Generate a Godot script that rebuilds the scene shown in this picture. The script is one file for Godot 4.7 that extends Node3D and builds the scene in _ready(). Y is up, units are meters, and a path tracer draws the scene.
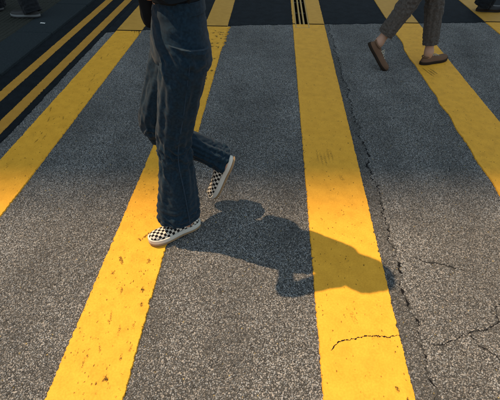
extends Node3D
# Yellow-striped street crossing, low sun over a tall building, walking people seen from the waist down.

var nz := FastNoiseLite.new()
var rng := RandomNumberGenerator.new()
var org := Vector3.ZERO          # base point of the thing that is being built
const BONE_FAR := 9.0

func _ready():
	nz.seed = 7; nz.noise_type = FastNoiseLite.TYPE_SIMPLEX_SMOOTH; nz.frequency = 1.0; nz.fractal_type = FastNoiseLite.FRACTAL_NONE
	rng.seed = 4242
	# camera
	var cam := Camera3D.new(); cam.name = "camera"
	cam.keep_aspect = Camera3D.KEEP_HEIGHT
	cam.fov = 51.42; cam.near = 0.05; cam.far = 2000.0
	cam.position = Vector3(0, 1.42, 0)
	cam.rotation = Vector3(deg_to_rad(-40.0), deg_to_rad(2.951), 0)
	add_child(cam); cam.current = true
	# sky
	var env := Environment.new()
	env.background_mode = Environment.BG_SKY
	var sm := ProceduralSkyMaterial.new()
	sm.sky_top_color = Color(0.665, 0.735, 0.785); sm.sky_horizon_color = Color(0.745, 0.79, 0.815); sm.sky_curve = 0.15
	sm.ground_bottom_color = Color(0.25, 0.25, 0.25); sm.ground_horizon_color = Color(0.5, 0.52, 0.54)
	sm.sun_angle_max = 12.0
	var sky := Sky.new(); sky.sky_material = sm; env.sky = sky
	env.background_energy_multiplier = 1.0
	env.tonemap_mode = Environment.TONE_MAPPER_LINEAR
	env.tonemap_exposure = 1.43
	env.sdfgi_enabled = true; env.ssao_enabled = true; env.ssil_enabled = true
	var we := WorldEnvironment.new(); we.name = "world_environment"; we.environment = env; add_child(we)
	# sun, high on the left and a little beyond the crossing
	var sun := DirectionalLight3D.new(); sun.name = "sun"
	sun.basis = Basis.looking_at(Vector3(0.54, -1.0, 0.207).normalized())
	sun.light_energy = 1.5; sun.light_color = Color(1.0, 0.865, 0.70); sun.light_angular_distance = 0.53; sun.shadow_enabled = true
	add_child(sun)

	make_materials()
	build_setting()
	build_building()
	build_stripes()
	build_grate()
	build_woman()
	build_man()
	build_pavement_person()
	build_far_person()
	build_litter()

# ------------------------------------------------------------------ helpers
func geo() -> Dictionary:
	return {"v": PackedVector3Array(), "u": PackedVector2Array(), "w": PackedVector2Array(), "i": PackedInt32Array()}

func commit(called: String, g: Dictionary, mat: Material, parent: Node, flat := false, smooth_by_place := false) -> MeshInstance3D:
	var v: PackedVector3Array = g.v
	var u: PackedVector2Array = g.u
	var w: PackedVector2Array = g.w
	var idx: PackedInt32Array = g.i
	if flat:
		var v2 := PackedVector3Array(); var u2 := PackedVector2Array(); var w2 := PackedVector2Array(); var i2 := PackedInt32Array()
		for k in idx.size():
			v2.append(v[idx[k]]); i2.append(k)
			if u.size(): u2.append(u[idx[k]])
			if w.size(): w2.append(w[idx[k]])
		v = v2; u = u2; w = w2; idx = i2
	var n := PackedVector3Array(); n.resize(v.size())
	for t in range(0, idx.size(), 3):
		var a := idx[t]; var b := idx[t + 1]; var c := idx[t + 2]
		var fn := (v[b] - v[a]).cross(v[c] - v[a])
		n[a] += fn; n[b] += fn; n[c] += fn
		idx[t + 1] = c; idx[t + 2] = b
	if smooth_by_place:
		var at := {}
		for k in v.size():
			var key := v[k].snappedf(0.0001)
			at[key] = at.get(key, Vector3.ZERO) + n[k]
		for k in v.size():
			n[k] = at[v[k].snappedf(0.0001)]
	for k in n.size():
		n[k] = n[k].normalized() if n[k].length_squared() > 1e-20 else Vector3.UP
	var off := org
	if off != Vector3.ZERO:
		for k in v.size():
			v[k] -= off
	var arr := []; arr.resize(Mesh.ARRAY_MAX)
	arr[Mesh.ARRAY_VERTEX] = v; arr[Mesh.ARRAY_NORMAL] = n; arr[Mesh.ARRAY_INDEX] = idx
	if u.size() == v.size(): arr[Mesh.ARRAY_TEX_UV] = u
	if w.size() == v.size(): arr[Mesh.ARRAY_TEX_UV2] = w
	var m := ArrayMesh.new()
	m.add_surface_from_arrays(Mesh.PRIMITIVE_TRIANGLES, arr)
	m.surface_set_material(0, mat)
	var o := MeshInstance3D.new(); o.name = called; o.mesh = m
	parent.add_child(o, true)
	return o

func tag(o: Node, label: String, category: String, group := ""):
	o.set_meta("label", label); o.set_meta("category", category)
	if group: o.set_meta("group", group)

func structure(o: Node):
	o.set_meta("kind", "structure")

func thing(called: String, at: Vector3) -> Node3D:
	var o := Node3D.new(); o.name = called; add_child(o, true); o.position = at; org = at
	return o

func tri_out(g: Dictionary, a: Vector3, b: Vector3, c: Vector3, mid: Vector3):
	var k: int = g.v.size()
	g.v.append(a)
	if (b - a).cross(c - a).dot((a + b + c) / 3.0 - mid) >= 0.0:
		g.v.append(b); g.v.append(c)
	else:
		g.v.append(c); g.v.append(b)
	g.i.append(k); g.i.append(k + 1); g.i.append(k + 2)

func quad_out(g: Dictionary, a: Vector3, b: Vector3, c: Vector3, d: Vector3, mid: Vector3):
	tri_out(g, a, b, c, mid); tri_out(g, a, c, d, mid)

# a box with chamfered edges
func cbox(g: Dictionary, c: Vector3, size: Vector3, bev: float, bs := Basis.IDENTITY):
	var h := size / 2.0
	var f := func(axis: int, sx: int, sy: int, sz: int) -> Vector3:
		var p := Vector3(h.x - (0.0 if axis == 0 else bev), h.y - (0.0 if axis == 1 else bev), h.z - (0.0 if axis == 2 else bev))
		return c + bs * Vector3(p.x * sx, p.y * sy, p.z * sz)
	for s in [-1, 1]:
		quad_out(g, f.call(0, s, -1, -1), f.call(0, s, 1, -1), f.call(0, s, 1, 1), f.call(0, s, -1, 1), c)
		quad_out(g, f.call(1, -1, s, -1), f.call(1, 1, s, -1), f.call(1, 1, s, 1), f.call(1, -1, s, 1), c)
		quad_out(g, f.call(2, -1, -1, s), f.call(2, 1, -1, s), f.call(2, 1, 1, s), f.call(2, -1, 1, s), c)
		for q in [-1, 1]:
			quad_out(g, f.call(0, s, q, -1), f.call(0, s, q, 1), f.call(1, s, q, 1), f.call(1, s, q, -1), c)
			quad_out(g, f.call(0, s, -1, q), f.call(0, s, 1, q), f.call(2, s, 1, q), f.call(2, s, -1, q), c)
			quad_out(g, f.call(1, -1, s, q), f.call(1, 1, s, q), f.call(2, 1, s, q), f.call(2, -1, s, q), c)
			for r in [-1, 1]:
				tri_out(g, f.call(0, s, q, r), f.call(1, s, q, r), f.call(2, s, q, r), c)

# flat rectangle facing up
func rect_up(g: Dictionary, x0: float, z0: float, x1: float, z1: float, y: float):
	quad_out(g, Vector3(x0, y, z0), Vector3(x1, y, z0), Vector3(x1, y, z1), Vector3(x0, y, z1), Vector3((x0 + x1) / 2, y - 1.0, (z0 + z1) / 2))

# rectangle facing up with a rectangular hole [x0, z0, x1, z1]
func rect_hole(g: Dictionary, x0: float, z0: float, x1: float, z1: float, y: float, h: Array):
	rect_up(g, x0, z0, h[0], z1, y)
	rect_up(g, h[2], z0, x1, z1, y)
	rect_up(g, h[0], z0, h[2], h[1], y)
	if h[3] < z1: rect_up(g, h[0], h[3], h[2], z1, y)

func spline(p: Array, t: float):
	var n := p.size() - 1
	var f := clampf(t, 0, 1) * n
	var k := mini(int(f), n - 1)
	var x := f - k
	var a = p[maxi(k - 1, 0)]; var b = p[k]; var c = p[k + 1]; var d = p[mini(k + 2, n)]
	return 0.5 * ((2.0 * b) + (c - a) * x + (2.0 * a - 5.0 * b + 4.0 * c - d) * x * x + (3.0 * b - a - 3.0 * c + d) * x * x * x)

# tube through points with elliptical radii (x along the hint axis, y across it); disp(angle, t, point) pushes outwards
func tube(g: Dictionary, pts: Array, radii: Array, hint: Vector3, rings: int, seg: int, disp = null, cap_a := true, cap_b := true, uvs := Vector2(1, 1)):
	var k0: int = g.v.size()
	var cs := []
	for r in rings + 1:
		cs.append(spline(pts, float(r) / rings))
	var along := 0.0
	for r in rings + 1:
		var t := float(r) / rings
		var tan: Vector3 = (cs[mini(r + 1, rings)] - cs[maxi(r - 1, 0)]).normalized()
		var a := (hint - tan * hint.dot(tan)).normalized()
		var b := tan.cross(a).normalized()
		var rad: Vector2 = spline(radii, t)
		if r > 0: along += (cs[r] - cs[r - 1]).length()
		for s in seg + 1:
			var th := TAU * (s % seg) / seg
			var dir := a * cos(th) * rad.x + b * sin(th) * rad.y
			var p: Vector3 = cs[r] + dir
			if disp != null:
				p += dir.normalized() * disp.call(th, t, p)
			g.v.append(p)
			g.u.append(Vector2(float(s) / seg * uvs.x, along * uvs.y))
	for r in rings:
		for s in seg:
			var p0 := k0 + r * (seg + 1) + s
			var p1 := p0 + 1
			var q0 := p0 + seg + 1
			var q1 := q0 + 1
			g.i.append_array([p0, p1, q0, p1, q1, q0])
	for e in [[cap_a, 0], [cap_b, rings]]:
		if not e[0]: continue
		var kc: int = g.v.size()
		g.v.append(cs[e[1]]); g.u.append(Vector2.ZERO)
		for s in seg + 1:
			g.v.append(g.v[k0 + e[1] * (seg + 1) + s]); g.u.append(Vector2.ZERO)
		for s in seg:
			if e[1] == 0: g.i.append_array([kc, kc + 2 + s, kc + 1 + s])
			else: g.i.append_array([kc, kc + 1 + s, kc + 2 + s])

func rod(g: Dictionary, pts: Array, r: float, hint := Vector3(0.3, 1, 0.2), seg := 8, rings := 0):
	tube(g, pts, [Vector2(r, r), Vector2(r, r)], hint, rings if rings else maxi(2, (pts.size() - 1) * 4), seg)

func srgb(c: Color) -> Color:
	return c.linear_to_srgb()

func mat(lin: Color, rough := 0.9, metal := 0.0) -> StandardMaterial3D:
	var m := StandardMaterial3D.new()
	m.albedo_color = srgb(lin); m.roughness = rough; m.metallic = metal
	if rough > 0.6: m.metallic_specular = 0.2
	return m

func tri(m: StandardMaterial3D, metres: float):
	m.uv1_triplanar = true; m.uv1_world_triplanar = true
	m.uv1_scale = Vector3.ONE / metres
	m.uv1_triplanar_sharpness = 4.0

func tex(img: Image) -> ImageTexture:
	return ImageTexture.create_from_image(img)

func noise_img(n: int, freq: float, seed_: int, oct := 4, kind := FastNoiseLite.TYPE_SIMPLEX_SMOOTH) -> PackedByteArray:
	var f := FastNoiseLite.new(); f.seed = seed_; f.noise_type = kind; f.frequency = freq
	f.fractal_type = FastNoiseLite.FRACTAL_FBM; f.fractal_octaves = oct
	var im := f.get_seamless_image(n, n, false, false, 0.12)
	im.convert(Image.FORMAT_L8)
	return im.get_data()

func cell_img(n: int, freq: float, seed_: int, what: int) -> PackedByteArray:
	var f := FastNoiseLite.new(); f.seed = seed_; f.noise_type = FastNoiseLite.TYPE_CELLULAR; f.frequency = freq
	f.cellular_return_type = what; f.fractal_type = FastNoiseLite.FRACTAL_NONE
	var im := f.get_seamless_image(n, n, false, false, 0.12)
	im.convert(Image.FORMAT_L8)
	return im.get_data()

# image from a table of 256 colours looked up with a + b + c
func blend3(n: int, a: PackedByteArray, wa: float, b: PackedByteArray, wb: float, lo: Color, hi: Color, cut := 0.0) -> Image:
	var out := PackedByteArray(); out.resize(n * n * 3)
	var lut := PackedByteArray(); lut.resize(768)
	for k in 256:
		var c := srgb(lo.lerp(hi, clampf((k / 255.0 - cut) / (1.0 - cut), 0, 1)))
		lut[k * 3] = c.r8; lut[k * 3 + 1] = c.g8; lut[k * 3 + 2] = c.b8
	for p in n * n:
		var k := clampi(int(a[p] * wa + b[p] * wb), 0, 255) * 3
		out[p * 3] = lut[k]; out[p * 3 + 1] = lut[k + 1]; out[p * 3 + 2] = lut[k + 2]
	var im := Image.create_from_data(n, n, false, Image.FORMAT_RGB8, out)
	im.generate_mipmaps()
	return im

func gray(n: int, a: PackedByteArray) -> Image:
	return Image.create_from_data(n, n, false, Image.FORMAT_L8, a)

var M := {}
var paint_grain: ImageTexture
var paint_bump: ImageTexture

func make_materials():
	# bitumen under the chippings
	var fine := noise_img(1024, 0.09, 3, 3)
	var broad := noise_img(1024, 0.006, 4, 4)
	var cells := cell_img(1024, 0.085, 5, FastNoiseLite.RETURN_CELL_VALUE)
	var celld := cell_img(1024, 0.085, 5, FastNoiseLite.RETURN_DISTANCE)
	var m := mat(Color.WHITE, 0.9)
	m.albedo_texture = tex(blend3(1024, cells, 0.55, fine, 0.45, Color(0.016, 0.017, 0.018), Color(0.085, 0.084, 0.080)))
	m.heightmap_enabled = true; m.heightmap_texture = tex(gray(1024, celld)); m.heightmap_scale = -0.25
	tri(m, 0.95); M.bitumen = m
	# fine dark asphalt of the resurfaced part
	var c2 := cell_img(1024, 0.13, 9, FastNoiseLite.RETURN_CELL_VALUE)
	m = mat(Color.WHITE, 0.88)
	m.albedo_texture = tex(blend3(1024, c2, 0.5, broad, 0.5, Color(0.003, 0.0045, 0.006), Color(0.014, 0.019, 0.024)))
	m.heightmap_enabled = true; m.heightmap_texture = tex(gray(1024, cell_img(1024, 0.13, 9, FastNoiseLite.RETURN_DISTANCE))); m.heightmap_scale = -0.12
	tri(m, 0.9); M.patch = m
	m = m.duplicate(); m.albedo_color = srgb(Color(0.75, 0.78, 0.8)); m.uv1_scale = Vector3.ONE / 0.7; M.channel = m
	m = m.duplicate(); m.albedo_color = srgb(Color(0.9, 0.9, 0.9)); m.uv1_scale = Vector3.ONE / 3.1; M.ground = m
	# chippings take their colour one by one
	m = mat(Color.WHITE, 0.82); m.vertex_color_use_as_albedo = true; M.chip = m
	M.tar = mat(Color(0.006, 0.006, 0.007), 0.85)
	# paint
	var grain := noise_img(1024, 0.05, 11, 5)
	paint_grain = tex(blend3(1024, grain, 0.55, broad, 0.45, Color(0.74, 0.71, 0.62), Color(1.0, 1.0, 1.0), 0.15))
	var pd := cell_img(1024, 0.05, 12, FastNoiseLite.RETURN_DISTANCE)
	for p in pd.size(): pd[p] = clampi(int((255 - pd[p]) * 0.45 + grain[p] * 0.55), 0, 255)
	paint_bump = tex(gray(1024, pd))
	M.road_line = paint(Color(0.46, 0.235, 0.04), null, Vector2.ZERO)
	# concrete of the kerb and the paving
	m = mat(Color.WHITE, 0.85)
	m.albedo_texture = tex(blend3(512, noise_img(512, 0.05, 21, 5), 0.7, noise_img(512, 0.3, 22, 2), 0.3, Color(0.008, 0.013, 0.016), Color(0.026, 0.034, 0.039)))
	m.heightmap_enabled = true; m.heightmap_texture = tex(gray(512, noise_img(512, 0.2, 23, 4))); m.heightmap_scale = 0.12
	tri(m, 0.6); M.kerb = m
	m = m.duplicate(); m.albedo_color = srgb(Color(1.7, 1.3, 0.95)); M.paver = m
	m = m.duplicate(); m.albedo_color = srgb(Color(1.4, 1.15, 0.9)); M.paver2 = m
	m = mat(Color(0.02, 0.02, 0.02), 0.95); M.pit = m
	# denim
	var n1 := noise_img(512, 0.03, 31, 5)
	var tw := PackedByteArray(); tw.resize(512 * 512)
	for y in 512:
		for x in 512:
			tw[y * 512 + x] = 200 if ((x + y * 2) & 7) < 4 else 70
	var fz := noise_img(512, 0.35, 33, 2)
	for p in fz.size(): fz[p] = clampi(int(fz[p] * 0.6 + tw[p] * 0.4), 0, 255)
	m = mat(Color.WHITE, 0.88)
	m.albedo_texture = tex(blend3(512, n1, 0.45, fz, 0.55, Color(0.0005, 0.0035, 0.008), Color(0.015, 0.040, 0.066), 0.1))
	m.heightmap_enabled = true; m.heightmap_texture = tex(gray(512, fz)); m.heightmap_scale = 0.05
	m.rim_enabled = true; m.rim = 0.15; m.rim_tint = 0.6
	tri(m, 0.22); M.denim = m
	m = m.duplicate(); m.albedo_color = srgb(Color(1.5, 1.5, 1.6)); M.denim_seam = m
	# grey trousers
	m = m.duplicate(); m.albedo_color = Color.WHITE
	m.albedo_texture = tex(blend3(512, n1, 0.75, fz, 0.25, Color(0.038, 0.033, 0.029), Color(0.115, 0.098, 0.085)))
	m.uv1_scale = Vector3.ONE / 0.3; M.grey_cloth = m
	m = m.duplicate(); m.albedo_texture = tex(blend3(512, n1, 0.5, fz, 0.5, Color(0.004, 0.005, 0.007), Color(0.015, 0.017, 0.02))); M.black_cloth = m
	# silky dark top
	m = mat(Color(0.006, 0.009, 0.012), 0.72); M.top = m
	m = mat(Color(0.005, 0.006, 0.008), 0.85); M.bag = m
	m = mat(Color(0.42, 0.24, 0.16), 0.55); m.subsurf_scatter_enabled = true; m.subsurf_scatter_strength = 0.15; M.skin = m
	m = mat(Color(0.012, 0.009, 0.007), 0.5); M.hair = m
	m = mat(Color(0.75, 0.74, 0.70), 0.3); M.eye = m
	m = mat(Color(0.30, 0.10, 0.08), 0.5); M.lip = m
	m = mat(Color(0.55, 0.53, 0.47), 0.7); M.rubber = m
	m = mat(Color(0.30, 0.20, 0.11), 0.75); M.gum = m
	m = mat(Color(0.008, 0.008, 0.009), 0.6); M.black = m
	m = mat(Color(0.14, 0.15, 0.155), 0.6); M.grey_rubber = m
	m = mat(Color(0.130, 0.074, 0.046), 0.75); M.brown = m
	m = mat(Color(0.028, 0.020, 0.015), 0.85); M.dark_sole = m
	m = mat(Color(0.42, 0.38, 0.30), 0.85); M.lace = m
	m = mat(Color(0.7, 0.7, 0.68), 0.8); M.paper = m
	# checks printed on canvas
	var ck := PackedByteArray(); ck.resize(128 * 128 * 3)
	for y in 128:
		for x in 128:
			var on: bool = (x < 64) != (y < 64)
			var wv := 0.9 + 0.1 * float((x ^ y) & 1) + 0.05 * nz.get_noise_2d(x * 0.3, y * 0.3)
			var c := srgb(Color(0.60, 0.56, 0.48) * wv if on else Color(0.010, 0.010, 0.011) * wv)
			var p := (y * 128 + x) * 3
			ck[p] = c.r8; ck[p + 1] = c.g8; ck[p + 2] = c.b8
	m = mat(Color.WHITE, 0.85); m.albedo_texture = tex(Image.create_from_data(128, 128, false, Image.FORMAT_RGB8, ck)); M.check = m
	# building
	m = mat(Color.WHITE, 0.9); m.albedo_texture = tex(blend3(512, n1, 0.7, fz, 0.3, Color(0.22, 0.21, 0.19), Color(0.34, 0.33, 0.30))); tri(m, 4.0); M.wall = m
	m = mat(Color(0.03, 0.04, 0.05), 0.12); M.pane = m
	m = mat(Color(0.2, 0.2, 0.2), 0.5); M.frame = m

# road paint; stains come in on the second UV set
func paint(lin: Color, stain: ImageTexture, _z: Vector2) -> StandardMaterial3D:
	var m := mat(lin, 0.62)
	m.albedo_texture = paint_grain
	m.heightmap_enabled = true; m.heightmap_texture = paint_bump; m.heightmap_scale = 0.06
	tri(m, 0.55)
	if stain:
		m.detail_enabled = true; m.detail_albedo = stain; m.detail_uv_layer = BaseMaterial3D.DETAIL_UV_2; m.detail_blend_mode = BaseMaterial3D.BLEND_MODE_MIX
	return m

# ------------------------------------------------------------------ setting
const HOLE := [0.246, -6.30, 0.392, -4.50]
const STRIPES := [[-3.2, -3.2, 0, 0], [-1.600, -1.342, -1.600, -1.342], [-0.722, -0.462, -0.712, -0.474], [0.216, 0.522, 0.222, 0.560], [1.254, 1.571, 1.254, 1.571], [2.305, 2.61, 2.305, 2.61]]

func patch_edge(x: float) -> float:
	var z: float
	if x < -0.237: z = lerpf(-4.26, -4.59, (x + 1.80) / 1.563)
	else: z = lerpf(-4.59, -4.78, (x + 0.237) / 2.267)
	return z + 0.012 * nz.get_noise_2d(x * 9.0, 3.0) + 0.006 * nz.get_noise_2d(x * 40.0, 7.0)

func joint_x(z: float) -> float:
	return 0.598 + 0.012 * nz.get_noise_2d(z * 3.0, 50.0) + 0.014 * nz.get_noise_2d(z * 11.0, 60.0) + 0.008 * nz.get_noise_2d(z * 45.0, 70.0)

func stripe_at(k: int, z: float) -> Vector2:
	var s: Array = STRIPES[k]
	var t := clampf((-0.67 - z) / 4.9, -0.3, 1.6)
	return Vector2(lerpf(s[0], s[2], t), lerpf(s[1], s[3], t))

func build_setting():
	org = Vector3.ZERO
	var g := geo()
	rect_hole(g, -900, -900, 900, 900, -0.03, HOLE)
	structure(commit("ground", g, M.ground, self, true))
	g = geo()
	rect_hole(g, -2.2, -60, 9.5, 30, 0.0, HOLE)
	var road := commit("road", g, M.bitumen, self, true)
	structure(road)
	# resurfaced far part, 4 mm proud with a ragged front edge
	g = geo()
	var xs := []
	var x := -1.70
	while x < 9.5:
		xs.append(x); x += 0.02
	for h in [HOLE[0], HOLE[2]]: xs.append(h)
	xs.sort()
	for k in xs.size() - 1:
		var a: float = xs[k]; var b: float = xs[k + 1]
		if b - a < 0.0005: continue
		var za := patch_edge(a); var zb := patch_edge(b)
		var y := 0.005
		var hole: bool = a >= HOLE[0] - 0.0001 and b <= HOLE[2] + 0.0001
		if not hole:
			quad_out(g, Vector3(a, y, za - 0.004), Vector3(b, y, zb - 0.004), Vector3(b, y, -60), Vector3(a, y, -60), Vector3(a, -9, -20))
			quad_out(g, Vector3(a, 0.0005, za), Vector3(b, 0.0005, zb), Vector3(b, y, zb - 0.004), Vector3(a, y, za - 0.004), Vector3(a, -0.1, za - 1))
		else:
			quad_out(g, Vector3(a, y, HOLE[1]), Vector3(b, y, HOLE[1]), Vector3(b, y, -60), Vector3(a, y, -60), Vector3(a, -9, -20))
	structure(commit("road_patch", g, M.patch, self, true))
	# smooth channel beside the kerb
	g = geo()
	var z := -60.0
	var zs := []
	while z < -7.0: zs.append(z); z += 4.0
	z = -7.0
	while z < 1.0: zs.append(z); z += 0.02
	zs.append(30.0)
	for k in zs.size() - 1:
		var xa: float = -1.70 + 0.008 * nz.get_noise_2d(zs[k] * 6.0, 90.0) + 0.004 * nz.get_noise_2d(zs[k] * 35.0, 95.0)
		var xb: float = -1.70 + 0.008 * nz.get_noise_2d(zs[k + 1] * 6.0, 90.0) + 0.004 * nz.get_noise_2d(zs[k + 1] * 35.0, 95.0)
		quad_out(g, Vector3(-2.2, 0.008, zs[k]), Vector3(xa, 0.008, zs[k]), Vector3(xb, 0.008, zs[k + 1]), Vector3(-2.2, 0.008, zs[k + 1]), Vector3(-2, -20, zs[k]))
		quad_out(g, Vector3(xa, 0.008, zs[k]), Vector3(xa + 0.004, 0.0005, zs[k]), Vector3(xb + 0.004, 0.0005, zs[k + 1]), Vector3(xb, 0.008, zs[k + 1]), Vector3(-3, 0, zs[k]))
	structure(commit("road_channel", g, M.channel, self, true))
	build_chips(road)
	# old tar seam along the joint beside the middle stripe
	g = geo()
	z = 0.6
	while z > -4.55:
		var a := joint_x(z); var b := joint_x(z - 0.006)
		var wa := maxf(0.0002, 0.0014 + 0.0060 * nz.get_noise_2d(z * 24.0, 400.0)); var wb := maxf(0.0002, 0.0014 + 0.0060 * nz.get_noise_2d((z - 0.006) * 24.0, 400.0))
		quad_out(g, Vector3(a - wa, 0.0006, z), Vector3(a, 0.0012, z), Vector3(b, 0.0012, z - 0.006), Vector3(b - wb, 0.0006, z - 0.006), Vector3(a, -1, z))
		quad_out(g, Vector3(a, 0.0012, z), Vector3(a + wa, 0.0006, z), Vector3(b + wb, 0.0006, z - 0.006), Vector3(b, 0.0012, z - 0.006), Vector3(a, -1, z))
		z -= 0.006
	commit("tar_seam", g, M.tar, road, true)
	for k in CRACKS.size(): fissure("crack", CRACKS[k], 0.0016, 0.0011, road, 600.0 + k * 30.0)
	# kerb
	var kerb := Node3D.new(); kerb.name = "kerb"; add_child(kerb); structure(kerb)
	g = geo(); cbox(g, Vector3.ZERO, Vector3(0.374, 0.20, 0.994), 0.008)
	var first := commit("kerb_stone", g, M.kerb, kerb, true)
	for k in 30:
		var o: MeshInstance3D = first if k == 0 else first.duplicate()
		if k: o.name = "kerb_stone"; kerb.add_child(o, true)
		o.position = Vector3(-2.389 + rng.randf_range(-0.002, 0.002), -0.066 + rng.randf_range(-0.002, 0.002), -14.0 + k * 1.0 + 0.35)
	# pavement
	var pav := Node3D.new(); pav.name = "pavement"; add_child(pav); structure(pav)
	g = geo(); rect_up(g, -4.3, -60, -2.2, 30, 0.004)
	commit("bedding", g, M.kerb, pav, true)
	g = geo(); cbox(g, Vector3.ZERO, Vector3(0.396, 0.06, 0.396), 0.004)
	for k in 8: cbox(g, Vector3(-0.175 + k * 0.05, 0.031, 0), Vector3(0.022, 0.008, 0.36), 0.003)
	var slab := commit("ridged_slab", g, M.paver, pav, true)
	g = geo(); cbox(g, Vector3.ZERO, Vector3(0.396, 0.06, 0.396), 0.004)
	var plain := commit("paving_slab", g, M.paver2, pav, true)
	var used := [false, false]
	for c in 4:
		for r in 34:
			var ridged: int = 0 if c < 2 else 1
			var src: MeshInstance3D = slab if ridged == 0 else plain
			var o: MeshInstance3D = src.duplicate() if used[ridged] else src
			if used[ridged]: o.name = src.name.rstrip("0123456789_"); pav.add_child(o, true)
			used[ridged] = true
			o.position = Vector3(-2.778 - c * 0.4, 0.002 + rng.randf_range(-0.002, 0.002), -11.0 + r * 0.4)
			o.rotation.y = rng.randf_range(-0.004, 0.004)

const CRACKS := [
	[Vector2(0.60, -0.90), Vector2(0.669, -0.881), Vector2(0.73, -0.905), Vector2(0.801, -0.943), Vector2(0.87, -0.955), Vector2(0.935, -0.994), Vector2(1.02, -0.985), Vector2(1.12, -1.02)],
	[Vector2(0.69, -1.32), Vector2(0.724, -1.296), Vector2(0.79, -1.287), Vector2(0.848, -1.267), Vector2(0.90, -1.25)],
	[Vector2(0.80, -0.943), Vector2(0.81, -0.89), Vector2(0.86, -0.85), Vector2(0.88, -0.80)],
	[Vector2(0.93, -0.994), Vector2(0.945, -1.06), Vector2(0.99, -1.09), Vector2(1.07, -1.14)]]

func seg_dist(p: Vector2, a: Vector2, b: Vector2) -> float:
	var ab := b - a
	return (p - a - ab * clampf((p - a).dot(ab) / ab.length_squared(), 0, 1)).length()

func build_chips(road: Node):
	# stone chippings rolled into the bitumen: five shapes, each a set of copies
	var sets := []
	for k in 5: sets.append([])
	var r2 := RandomNumberGenerator.new(); r2.seed = 99
	var z := 0.55
	var dz := 0.0053
	var bands := []
	while z > -4.82:
		var lim := []
		for k in range(1, STRIPES.size()):
			lim.append(stripe_at(k, z))
		var jx := joint_x(z)
		var x := -1.70
		while x < 3.3:
			x += 0.0053
			var px := x + r2.randf_range(-0.0025, 0.0025)
			var pz := z + r2.randf_range(-0.0025, 0.0025)
			var inside := false
			for l in lim:
				if px > l.x + 0.010 and px < l.y - 0.010: inside = true; x = l.y - 0.012; break
			if inside: continue
			if pz < -4.2 and pz < patch_edge(px) + 0.004: continue
			if pz < HOLE[3] and px > HOLE[0] - 0.01 and px < HOLE[2] + 0.01: continue
			var near := absf(px - jx)
			if near < 0.0045 + 0.007 * nz.get_noise_1d(pz * 22.0): continue
			var tar: bool = px < jx and px > 0.5
			if tar and r2.randf() < 0.03: continue
			if px > 0.58 and px < 1.2 and pz > -1.4 and pz < -0.7:
				var skip := false
				var q := Vector2(px, pz) + Vector2(nz.get_noise_2d(px * 40.0, pz * 40.0), nz.get_noise_2d(px * 40.0 + 9.0, pz * 40.0)) * 0.009
				for c in CRACKS:
					for e in c.size() - 1:
						if seg_dist(q, c[e], c[e + 1]) < 0.0042: skip = true; break
				if skip: continue
			if r2.randf() < 0.06: continue
			# tone of the stone
			var br := nz.get_noise_2d(px * 2.6, pz * 0.7) * 0.6 + nz.get_noise_2d(px * 4.1 + 20.0, pz * 4.1) * 0.3
			var v := pow(r2.randf(), 1.5) * 0.125 + 0.108
			if r2.randf() < 0.16: v *= 0.42
			v *= 1.13 + 0.42 * br
			if tar: v *= 0.72
			var hue := r2.randf_range(-1, 1)
			var col := Color(v * (1.02 + 0.07 * hue), v, v * (0.97 - 0.07 * hue))
			if r2.randf() < 0.004: col = Color(v * 1.3, v * 1.02, v * 0.5)
			sets[r2.randi() % 5].append([px, pz, 0.0019 + 0.0031 * pow(r2.randf(), 1.5), r2.randf_range(0.0007, 0.0024), r2.randf() * TAU, col, r2.randf_range(-0.16, 0.16), r2.randf_range(-0.16, 0.16)])
		z -= dz
	for k in 5:
		var g := geo()
		var n := 6
		var base := []; var top := []
		for i in n:
			var a := TAU * i / n + r2.randf_range(-0.3, 0.3)
			var rr := r2.randf_range(0.82, 1.2)
			base.append(Vector3(cos(a) * rr, -0.5, sin(a) * rr))
			var rt := rr * r2.randf_range(0.5, 0.8)
			top.append(Vector3(cos(a) * rt, r2.randf_range(0.72, 1.0), sin(a) * rt))
		for i in n:
			var j := (i + 1) % n
			quad_out(g, base[i], base[j], top[j], top[i], Vector3.ZERO)
			tri_out(g, top[i], top[j], Vector3(0.05, 0.98, 0.02), Vector3.ZERO)
		var tmp := commit("tmp", g, M.chip, self, true)
		var mesh := tmp.mesh
		remove_child(tmp); tmp.free()
		var mm := MultiMesh.new(); mm.transform_format = MultiMesh.TRANSFORM_3D; mm.use_colors = true; mm.mesh = mesh
		mm.instance_count = sets[k].size()
		for i in sets[k].size():
			var c: Array = sets[k][i]
			var bs := Basis.from_euler(Vector3(c[6], c[4], c[7])) * Basis.from_scale(Vector3(c[2], c[3], c[2] * 0.85))
			mm.set_instance_transform(i, Transform3D(bs, Vector3(c[0], 0.0, c[1])))
			mm.set_instance_color(i, c[5])
		var o := MultiMeshInstance3D.new(); o.name = "stone_chippings"; o.multimesh = mm; o.set_meta("kind", "stuff")
		road.add_child(o, true)

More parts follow.
